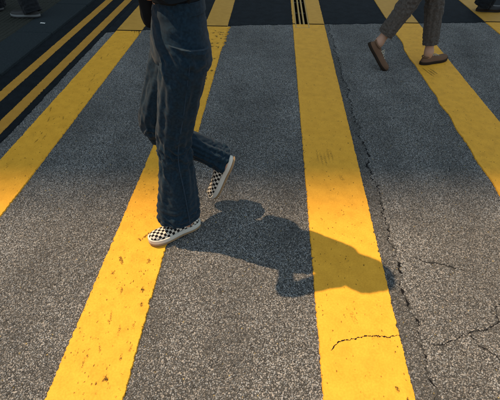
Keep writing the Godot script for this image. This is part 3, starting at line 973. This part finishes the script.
# everything of a person that is alike: skin, head, hair, hands. J holds the joints in world space.
func body_of(parent: Node, J: Dictionary, fw: Vector3, cell: float, hair_long: bool):
	var up := Vector3.UP
	var g := geo()
	var lf := up.cross(fw).normalized()
	var b := []
	var pel: Vector3 = J.pelvis; var che: Vector3 = J.chest; var nek: Vector3 = J.neck
	b.append([pel - up * 0.03 + lf * 0.05, pel - up * 0.03 - lf * 0.05, 0.070, 0.070])
	b.append([pel, pel.lerp(che, 0.5), 0.062, 0.058]); b.append([pel.lerp(che, 0.5), che, 0.056, 0.060])
	var tw: float = J.get("torso", 1.0)
	b.append([che + lf * 0.05 * tw, che - lf * 0.05 * tw, 0.076 * tw, 0.076 * tw]); b.append([che, nek, 0.08 * tw, 0.050])
	b.append([nek, J.head - up * 0.09 - fw * 0.02, 0.054, 0.052])
	for s in ["l", "r"]:
		b.append([nek - up * 0.02, J["shoulder_" + s], 0.044, 0.038])
		b.append([J["shoulder_" + s], J["elbow_" + s], 0.034, 0.027]); b.append([J["elbow_" + s], J["wrist_" + s], 0.026, 0.021])
		b.append([J["hip_" + s], J["knee_" + s], 0.056, 0.034])
		var kn: Vector3 = J["knee_" + s]; var an: Vector3 = J["ankle_" + s]
		b.append([kn, kn.lerp(an, 0.35), 0.034, 0.042]); b.append([kn.lerp(an, 0.35), an, 0.042, 0.033])
		b.append([an, an - J["shin_foot_" + s] * 0.03, 0.034, 0.032])
	flesh(g, b, 0.03, cell)
	head(g, J.head, fw, up)
	for s in ["l", "r"]:
		var d: Vector3 = J["hand_" + s]
		hand(g, J["wrist_" + s], d, J["palm_" + s], J["thumb_" + s], J["curl_" + s])
	commit("body", g, M.skin, parent)
	face(parent, J.head, fw, up)
	# hair
	g = geo()
	var c: Vector3 = J.head
	var hb := [[c + up * 0.032 - fw * 0.028, c + up * 0.045 + fw * 0.018, 0.093, 0.082], [c - fw * 0.05, c - fw * 0.06 - up * 0.04, 0.082, 0.068]]
	if hair_long:
		hb.append([c - fw * 0.055 - up * 0.02, c - fw * 0.085 - up * 0.19, 0.076, 0.055])
		for s in [-1, 1]:
			hb.append([c + lf * 0.07 * s, c + lf * 0.070 * s - up * 0.15 - fw * 0.03, 0.026, 0.030])
			hb.append([c + lf * 0.07 * s - fw * 0.05, c + lf * 0.06 * s - up * 0.19 - fw * 0.06, 0.040, 0.038])
	flesh(g, hb, 0.02, 0.009)
	for k in g.v.size():
		var p: Vector3 = g.v[k]
		g.v[k] = p + (p - c).normalized() * 0.006 * nz.get_noise_3d(p.x * 60.0, p.y * 9.0, p.z * 60.0)
	if hair_long:
		for k in 26:
			var a := rng.randf() * TAU
			var q: Vector3 = c - fw * 0.03 + (lf * cos(a) + fw * sin(a)) * 0.085
			if (q - c).dot(fw) > 0.03: continue
			rod(g, [q + up * 0.03, q - up * 0.10 + lf * rng.randf_range(-0.02, 0.02), q - up * rng.randf_range(0.18, 0.25) + lf * rng.randf_range(-0.05, 0.05) - fw * rng.randf_range(-0.01, 0.05)], 0.006, fw, 5, 8)
	commit("hair", g, M.hair, parent)

func shirt(parent: Node, J: Dictionary, fw: Vector3, mt: Material, called: String, hem: float, loose: float, amp: float):
	var up := Vector3.UP
	var lf := up.cross(fw).normalized()
	var g := geo()
	var pel: Vector3 = J.pelvis; var che: Vector3 = J.chest; var nek: Vector3 = J.neck
	var sv: float = J.get("sleeve", 1.0)
	var w0 := 0.162 + loose; var d0 := 0.112 + loose
	var lowest := pel + up * hem
	tube(g, [lowest, lowest.lerp(che, 0.35), lowest.lerp(che, 0.75), che + up * 0.03, nek - up * 0.045, nek + up * 0.012],
		[Vector2(w0 * 0.98, d0), Vector2(w0 * 0.88, d0 * 0.92), Vector2(w0 * 0.94, d0 * 1.02), Vector2(w0, d0) * J.get("shoulder_width", 1.0), Vector2(0.135, 0.085) * J.get("shoulder_width", 1.0), Vector2(0.063, 0.062)], lf, 70, 64, folds(amp, 3.0, Vector3(5, 13, 5)), false, false)
	for s in ["l", "r"]:
		var sh: Vector3 = J["shoulder_" + s]; var el: Vector3 = J["elbow_" + s]; var wr: Vector3 = J["wrist_" + s]
		tube(g, [sh.lerp(nek, 0.35), sh, sh.lerp(el, 0.5), el, el.lerp(wr, 0.5), wr.lerp(el, 0.06)],
			[Vector2(0.066, 0.066) * sv, Vector2(0.060 + maxf(loose, 0.0) * 0.5, 0.056 + maxf(loose, 0.0) * 0.5) * sv, Vector2(0.052, 0.050) * sv, Vector2(0.043, 0.042) * sv, Vector2(0.038, 0.037) * sv, Vector2(0.033, 0.032) * lerpf(1.0, sv, 0.5)], (up + fw * 0.3).cross(el - sh), 48, 32, folds(amp * 0.9, 9.0, Vector3(14, 14, 14)), false, false)
	commit(called, g, mt, parent)

func legs(parent: Node, J: Dictionary, fw: Vector3, mt: Material, called: String, thigh: float, knee: float, hem: float, up_from_ankle: float, amp: float, flute: float, waist_h: float) -> MeshInstance3D:
	var up := Vector3.UP
	var lf := up.cross(fw).normalized()
	var g := geo()
	var pel: Vector3 = J.pelvis
	# seat
	var wo: Vector3 = -fw * float(J.get("waist_back", 0.0)); var ws: float = J.get("waist_slim", 1.0)
	tube(g, [pel + up * waist_h + wo, pel + up * waist_h * 0.5 + wo * 0.6, pel - up * 0.01 - fw * 0.006, pel - up * 0.07 - fw * 0.008, pel - up * 0.115],
		[Vector2(0.124, 0.092) * ws, Vector2(0.138, 0.100) * lerpf(1.0, ws, 0.7), Vector2(0.150, 0.108), Vector2(0.142, 0.106), Vector2(0.09, 0.07)], lf, 40, 72, folds(amp * 0.7, 17.0, Vector3(8, 16, 8)), false, true)
	var k := 0
	for s in ["l", "r"]:
		var hp: Vector3 = J["hip_" + s]; var kn: Vector3 = J["knee_" + s]; var an: Vector3 = J["ankle_" + s]
		var dn := (an - kn).normalized()
		var end := an - dn * (up_from_ankle - (0.012 if J.has("slim_" + s) else 0.0))
		var drag: Vector3 = J.get("drag_" + s, Vector3.ZERO)
		tube(g, [hp + (hp - kn).normalized() * 0.05, hp.lerp(kn, 0.12), hp.lerp(kn, 0.5) + fw * 0.006, kn - (kn - hp).normalized() * 0.045 + fw * 0.006, kn + dn * 0.05, kn.lerp(end, 0.52) + drag * 0.4, kn.lerp(end, 0.8) + drag * 0.8, end + drag],
			[Vector2(thigh * 0.95, thigh * 0.92), Vector2(thigh, thigh * 0.98), Vector2(lerpf(thigh, knee, 0.5), lerpf(thigh, knee, 0.5)), Vector2(knee, knee), Vector2(knee, knee), Vector2(lerpf(knee, hem, 0.5), lerpf(knee, hem, 0.45)), Vector2(lerpf(knee, hem, 0.84), lerpf(knee, hem, 0.8)), Vector2(hem, hem * 0.96)] if not J.has("slim_" + s) else [Vector2(thigh * 0.95, thigh * 0.92), Vector2(thigh, thigh * 0.98), Vector2(lerpf(thigh, knee, 0.5), lerpf(thigh, knee, 0.5)), Vector2(knee, knee), Vector2(knee * 0.95, knee * 0.95), Vector2(knee * 0.92, knee * 0.88), Vector2(knee * 1.0, knee * 0.92), Vector2(hem * 0.76, hem * 0.70)],
			lf, 110, 84, leg_folds(amp, 5.0 + k * 40.0, flute), true, false)
		# turned-in inside of the hem
		tube(g, [end + drag * 1.0 + dn * 0.0, end - dn * 0.03 + drag * 0.9], [Vector2(hem * 0.95, hem * 0.91) * (0.74 if J.has("slim_" + s) else 1.0), Vector2(hem * 0.88, hem * 0.84) * (0.72 if J.has("slim_" + s) else 1.0)], lf, 4, 84, null, false, true)
		k += 1
	return commit(called, g, mt, parent)

# legs crease most at the groin, behind the knee and above the hem
func leg_folds(amp: float, seed_: float, flute: float) -> Callable:
	return func(th: float, t: float, p: Vector3) -> float:
		var near := 0.35 + 0.9 * exp(-pow((t - 0.10) / 0.11, 2.0)) + 1.0 * exp(-pow((t - 0.52) / 0.13, 2.0)) + 0.7 * exp(-pow((t - 0.93) / 0.10, 2.0))
		var q := t * 26.0 + sin(th + seed_) * 1.5
		var a := nz.get_noise_3d(cos(th) * 1.1 + seed_, q * 0.55, sin(th) * 1.1)
		var b := nz.get_noise_3d(cos(th) * 2.2 + seed_ + 50.0, q * 1.3 + cos(th) * 1.4, sin(th) * 2.2)
		var d := amp * near * (0.8 * (1.0 - absf(a) * 3.0) + 0.5 * b)
		d += amp * 0.5 * nz.get_noise_3d(p.x * 5.0, p.y * 3.0 + seed_, p.z * 5.0)
		d += amp * 1.5 * nz.get_noise_3d(cos(th) * 2.3 + seed_, t * 2.2 + 7.0, sin(th) * 2.3) * smoothstep(0.08, 0.25, t)
		if flute > 0.0:
			var w := smoothstep(0.55, 1.0, t)
			d += flute * w * (sin(th * 3.0 + seed_) * 0.6 + sin(th * 5.0 + seed_ * 2.0 + t * 4.0) * 0.45)
		return d

func side_seam(parent: Node, J: Dictionary, s: String, side: Vector3, thigh: float, knee: float, hem: float, up_from_ankle: float, mt: Material):
	var hp: Vector3 = J["hip_" + s]; var kn: Vector3 = J["knee_" + s]; var an: Vector3 = J["ankle_" + s]
	var dn := (an - kn).normalized()
	var end := an - dn * up_from_ankle
	var g := geo()
	var pts := [hp + side * thigh, hp.lerp(kn, 0.5) + side * lerpf(thigh, knee, 0.5), kn + side * knee, kn.lerp(end, 0.52) + side * lerpf(knee, hem, 0.47), end + side * hem * 0.97]
	tube(g, pts, [Vector2(0.0022, 0.0022), Vector2(0.0022, 0.0022)], side, 40, 6)
	commit("seam", g, mt, parent)

# ------------------------------------------------------------------ the walker in flared jeans
func build_woman():
	var p := thing("person", Vector3(-0.36, 0.0, -1.50))
	tag(p, "walker in dark flared jeans and black and white checked slip-on shoes", "person")
	var fw := Vector3(-0.92, 0, 0.39).normalized(); var lf := Vector3.UP.cross(fw).normalized()
	var pel := Vector3(-0.343, 0.885, -1.535)
	var J := {"pelvis": pel, "chest": pel + Vector3(0, 0.31, 0) + fw * 0.025, "neck": pel + Vector3(0, 0.49, 0) + fw * 0.035, "head": pel + Vector3(0, 0.630, 0) + fw * 0.060}
	J.shoulder_l = J.neck + Vector3(-0.025, -0.035, 0.068); J.shoulder_r = J.neck + Vector3(0.03, -0.035, -0.085); J.shoulder_width = 0.80; J.sleeve = 0.80; J.torso = 0.68
	J.elbow_l = Vector3(-0.574, 1.235, -1.358); J.wrist_l = Vector3(-0.492, 1.095, -1.455)
	J.elbow_r = Vector3(-0.36, 1.07, -1.650); J.wrist_r = Vector3(-0.49, 1.16, -1.70)
	J.hand_l = Vector3(0.25, -0.2, -0.6); J.palm_l = Vector3(1, 0, 0.2); J.thumb_l = Vector3(0, 1, 0); J.curl_l = 0.55
	J.hand_r = Vector3(-1, -0.1, 0.15); J.palm_r = Vector3(0, -1, 0.3); J.thumb_r = Vector3(0, 0.4, 1); J.curl_r = 0.95
	J.hip_l = pel + lf * 0.078 - Vector3(0, 0.03, 0); J.hip_r = pel - lf * 0.078 - Vector3(0, 0.03, 0)
	J.knee_l = Vector3(-0.390, 0.47, -1.45); J.ankle_l = Vector3(-0.378, 0.085, -1.447); J.shin_foot_l = Vector3(0, 1, 0)
	J.knee_r = Vector3(-0.505, 0.480, -1.59); J.ankle_r = Vector3(-0.222, 0.272, -1.655); J.shin_foot_r = Vector3(-0.3, 0.9, 0)
	J.slim_r = true; J.waist_back = 0.016; J.waist_slim = 0.92; J.drag_r = Vector3(0.006, -0.012, -0.022); J.drag_l = Vector3(-0.036, 0, 0.012)
	body_of(p, J, fw, 0.013, true)
	var jeans := legs(p, J, fw, M.denim, "jeans", 0.086, 0.067, 0.096, 0.022, 0.0052, 0.010, 0.150)
	side_seam(jeans, J, "l", lf, 0.086, 0.067, 0.096, 0.022, M.denim_seam)
	# waistband, fly button, belt loops, back pockets
	var g := geo()
	var wb := pel + Vector3(0, 0.114, 0) - fw * 0.016
	tube(g, [wb, wb + Vector3(0, 0.02, 0), wb + Vector3(0, 0.042, 0)], [Vector2(0.1215, 0.0905), Vector2(0.1195, 0.089), Vector2(0.118, 0.088)], lf, 6, 64, null, false, false)
	commit("waistband", g, M.denim, jeans)
	shirt(p, J, fw, M.top, "top", 0.165, -0.030, 0.004)
	# top tucked into the waistband and bloused over it
	g = geo()
	var wt := pel + Vector3(0, 0.143, 0) - fw * 0.014
	tube(g, [wt, wt + Vector3(0, 0.012, 0), wt + Vector3(0, 0.04, 0) + fw * 0.004, wt + Vector3(0, 0.085, 0) + fw * 0.004, wt + Vector3(0, 0.13, 0)], [Vector2(0.108, 0.080), Vector2(0.117, 0.088), Vector2(0.122, 0.092), Vector2(0.120, 0.090), Vector2(0.110, 0.080)], lf, 44, 96, blouse(), false, false)
	commit("tucked_hem", g, M.top, p)
	# front pocket edges and fly
	for sd in [1.0, -1.0]:
		g = geo()
		var pc := []
		for k in 7:
			var a: float = lerpf(0.35, 1.05, k / 6.0)
			pc.append(pel + lf * sd * cos(a) * lerpf(0.149, 0.123, k / 6.0) + fw * (sin(a) * lerpf(0.107, 0.091, k / 6.0) - 0.012 * k / 6.0) + Vector3(0, lerpf(-0.020, 0.088, pow(k / 6.0, 2.2)), 0))
		tube(g, pc, [Vector2(0.0022, 0.0022), Vector2(0.0022, 0.0022)], Vector3.UP, 24, 6)
		commit("pocket_edge", g, M.denim, jeans)
	# shoes
	var sl := {"len": 0.258, "half": 0.046, "heel_h": 0.058, "toe_h": 0.036, "sole_h": 0.030, "spring": 0.006, "cell": 0.026, "upper": M.check, "sole": M.rubber, "tread": M.gum, "collar": M.black}
	var s1 := shoe(p, Vector3(-0.328, 0.0085, -1.486), Vector3(-0.808, 0, 0.589), Vector3.UP, sl)
	s1.set_meta("label", "checked shoe flat on the ground")
	var s2 := shoe(p, Vector3(-0.160, 0.280, -1.668), Vector3(-0.40, -0.915, 0.06), Vector3(-0.915, 0.40, 0.20), sl)
	s2.set_meta("label", "checked shoe pushing off with its toe down")
	# bag on the far arm
	var b := thing("shoulder_bag", Vector3(-0.46, 0.87, -1.72))
	tag(b, "black soft bag hanging at the front of the walker in jeans", "bag")
	g = geo()
	var bc := Vector3(-0.466, 0.89, -1.695)
	tube(g, [bc, bc + Vector3(0, 0.012, 0), bc + Vector3(0, 0.09, 0), bc + Vector3(0.004, 0.19, 0), bc + Vector3(0.006, 0.25, 0)],
		[Vector2(0.02, 0.025), Vector2(0.042, 0.062), Vector2(0.048, 0.076), Vector2(0.044, 0.080), Vector2(0.022, 0.078)], Vector3(0.92, 0, -0.39), 30, 36, folds(0.006, 77.0, Vector3(9, 9, 9)), true, true)
	commit("pouch", g, M.bag, b)
	for s in [-1, 1]:
		g = geo()
		var q: Vector3 = Vector3(0.39, 0, 0.92) * 0.060 * s
		tube(g, [bc + q + Vector3(0, 0.22, 0), bc + q * 0.8 + Vector3(-0.01, 0.27, 0), Vector3(-0.50, 1.150, -1.70) + q * 0.15], [Vector2(0.010, 0.003), Vector2(0.010, 0.003), Vector2(0.010, 0.003)], Vector3(0.92, 0, -0.39), 14, 8)
		commit("strap", g, M.bag, b)

# ------------------------------------------------------------------ the walker in grey trousers
func build_man():
	var p := thing("person", Vector3(1.2, 0.0, -3.58))
	tag(p, "walker in cropped grey trousers and brown lace-up shoes heading right", "person")
	var fw := Vector3(0.93, 0, -0.36).normalized(); var lf := Vector3.UP.cross(fw).normalized()
	var pel := Vector3(1.165, 0.93, -3.575)
	var J := {"pelvis": pel, "chest": pel + Vector3(0, 0.34, 0) + fw * 0.03, "neck": pel + Vector3(0, 0.53, 0) + fw * 0.04, "head": pel + Vector3(0, 0.68, 0) + fw * 0.08}
	J.shoulder_l = J.neck + lf * 0.18 - Vector3(0, 0.04, 0); J.shoulder_r = J.neck - lf * 0.18 - Vector3(0, 0.04, 0)
	J.elbow_l = J.shoulder_l + Vector3(0, -0.27, 0) - fw * 0.10 + lf * 0.03; J.wrist_l = J.elbow_l + Vector3(0, -0.22, 0) + fw * 0.02
	J.elbow_r = J.shoulder_r + Vector3(0, -0.27, 0) + fw * 0.06 - lf * 0.03; J.wrist_r = J.elbow_r + Vector3(0, -0.19, 0) + fw * 0.13
	for s in ["l", "r"]:
		J["hand_" + s] = Vector3(0, -1, 0) + fw * 0.2; J["palm_" + s] = (-lf if s == "l" else lf); J["thumb_" + s] = fw; J["curl_" + s] = 0.35
	J.hip_l = pel + lf * 0.085 - Vector3(0, 0.03, 0); J.hip_r = pel - lf * 0.085 - Vector3(0, 0.03, 0)
	J.knee_l = Vector3(1.292, 0.50, -3.625); J.ankle_l = Vector3(1.345, 0.105, -3.605); J.shin_foot_l = Vector3(0, 1, 0)
	J.knee_r = Vector3(1.055, 0.515, -3.52); J.ankle_r = Vector3(0.885, 0.215, -3.505); J.shin_foot_r = Vector3(0.5, 0.8, 0)
	body_of(p, J, fw, 0.014, false)
	legs(p, J, fw, M.grey_cloth, "trousers", 0.098, 0.072, 0.062, 0.072, 0.0045, 0.0, 0.10)
	shirt(p, J, fw, M.black_cloth, "jacket", -0.02, 0.012, 0.006)
	var br := {"len": 0.280, "half": 0.045, "heel_h": 0.058, "toe_h": 0.040, "sole_h": 0.021, "spring": 0.010, "cell": 0.03, "upper": M.brown, "sole": M.dark_sole, "tread": M.dark_sole, "collar": M.brown, "lace": M.lace}
	var s1 := shoe(p, Vector3(1.290, 0.0085, -3.578), Vector3(0.90, 0, -0.435), Vector3.UP, br)
	s1.set_meta("label", "brown shoe standing on the yellow stripe")
	var s2 := shoe(p, Vector3(0.795, 0.205, -3.50), Vector3(0.60, -0.79, 0.12), Vector3(0.79, 0.60, 0.25), br)
	s2.set_meta("label", "brown shoe lifted with its sole showing")

func plain_walker(p: Node3D, fw: Vector3, pel: Vector3, kl: Vector3, al: Vector3, kr: Vector3, ar: Vector3, cloth: Material, top_mat: Material, hair_long: bool):
	var lf := Vector3.UP.cross(fw).normalized()
	var J := {"pelvis": pel, "chest": pel + Vector3(0, 0.34, 0) + fw * 0.02, "neck": pel + Vector3(0, 0.53, 0) + fw * 0.03, "head": pel + Vector3(0, 0.68, 0) + fw * 0.06}
	J.shoulder_l = J.neck + lf * 0.175 - Vector3(0, 0.04, 0); J.shoulder_r = J.neck - lf * 0.175 - Vector3(0, 0.04, 0)
	J.elbow_l = J.shoulder_l + Vector3(0, -0.27, 0) - fw * 0.06 + lf * 0.03; J.wrist_l = J.elbow_l + Vector3(0, -0.22, 0) + fw * 0.05
	J.elbow_r = J.shoulder_r + Vector3(0, -0.27, 0) + fw * 0.04 - lf * 0.03; J.wrist_r = J.elbow_r + Vector3(0, -0.20, 0) + fw * 0.10
	for s in ["l", "r"]:
		J["hand_" + s] = Vector3(0, -1, 0) + fw * 0.2; J["palm_" + s] = (-lf if s == "l" else lf); J["thumb_" + s] = fw; J["curl_" + s] = 0.35
		J["shin_foot_" + s] = Vector3(0, 1, 0)
	J.hip_l = pel + lf * 0.085 - Vector3(0, 0.03, 0); J.hip_r = pel - lf * 0.085 - Vector3(0, 0.03, 0)
	J.knee_l = kl; J.ankle_l = al; J.knee_r = kr; J.ankle_r = ar
	body_of(p, J, fw, 0.016, hair_long)
	legs(p, J, fw, cloth, "trousers", 0.098, 0.080, 0.098, -0.045, 0.005, 0.003, 0.10)
	shirt(p, J, fw, top_mat, "jacket", -0.03, 0.012, 0.006)

func build_pavement_person():
	var p := thing("person", Vector3(-2.9, 0.035, -4.7))
	tag(p, "dark figure on the pavement, one black shoe showing at the top left", "person")
	var bs := {"len": 0.31, "half": 0.052, "heel_h": 0.070, "toe_h": 0.048, "sole_h": 0.028, "spring": 0.008, "cell": 0.03, "upper": M.black, "sole": M.grey_rubber, "tread": M.black, "collar": M.black}
	var fw := Vector3(-0.99, 0, 0.12).normalized()
	plain_walker(p, fw, Vector3(-2.86, 0.96, -4.78), Vector3(-2.72, 0.52, -4.71), Vector3(-2.60, 0.13, -4.63), Vector3(-3.05, 0.54, -4.85), Vector3(-3.12, 0.13, -4.87), M.black_cloth, M.black_cloth, false)
	shoe(p, Vector3(-2.530, 0.038, -4.63), Vector3(-1, 0, 0.02), Vector3.UP, bs)
	shoe(p, Vector3(-3.06, 0.038, -4.86), Vector3(-1, 0, 0.1), Vector3.UP, bs)

func build_far_person():
	var p := thing("person", Vector3(2.6, 0.0, -5.05))
	tag(p, "figure in black trousers at the top right, black shoes on the last stripe", "person")
	var bs := {"len": 0.285, "half": 0.050, "heel_h": 0.066, "toe_h": 0.046, "sole_h": 0.026, "spring": 0.008, "cell": 0.03, "upper": M.black, "sole": M.dark_sole, "tread": M.black, "collar": M.black}
	var fw := Vector3(0.97, 0, 0.2).normalized()
	plain_walker(p, fw, Vector3(2.62, 0.94, -5.08), Vector3(2.50, 0.50, -5.17), Vector3(2.41, 0.11, -5.20), Vector3(2.78, 0.52, -4.97), Vector3(2.80, 0.11, -4.95), M.black_cloth, M.black_cloth, false)
	shoe(p, Vector3(2.345, 0.0105, -5.205), Vector3(1, 0, 0.03), Vector3.UP, bs)
	shoe(p, Vector3(2.735, 0.0105, -4.955), Vector3(1, 0, 0.12), Vector3.UP, bs)
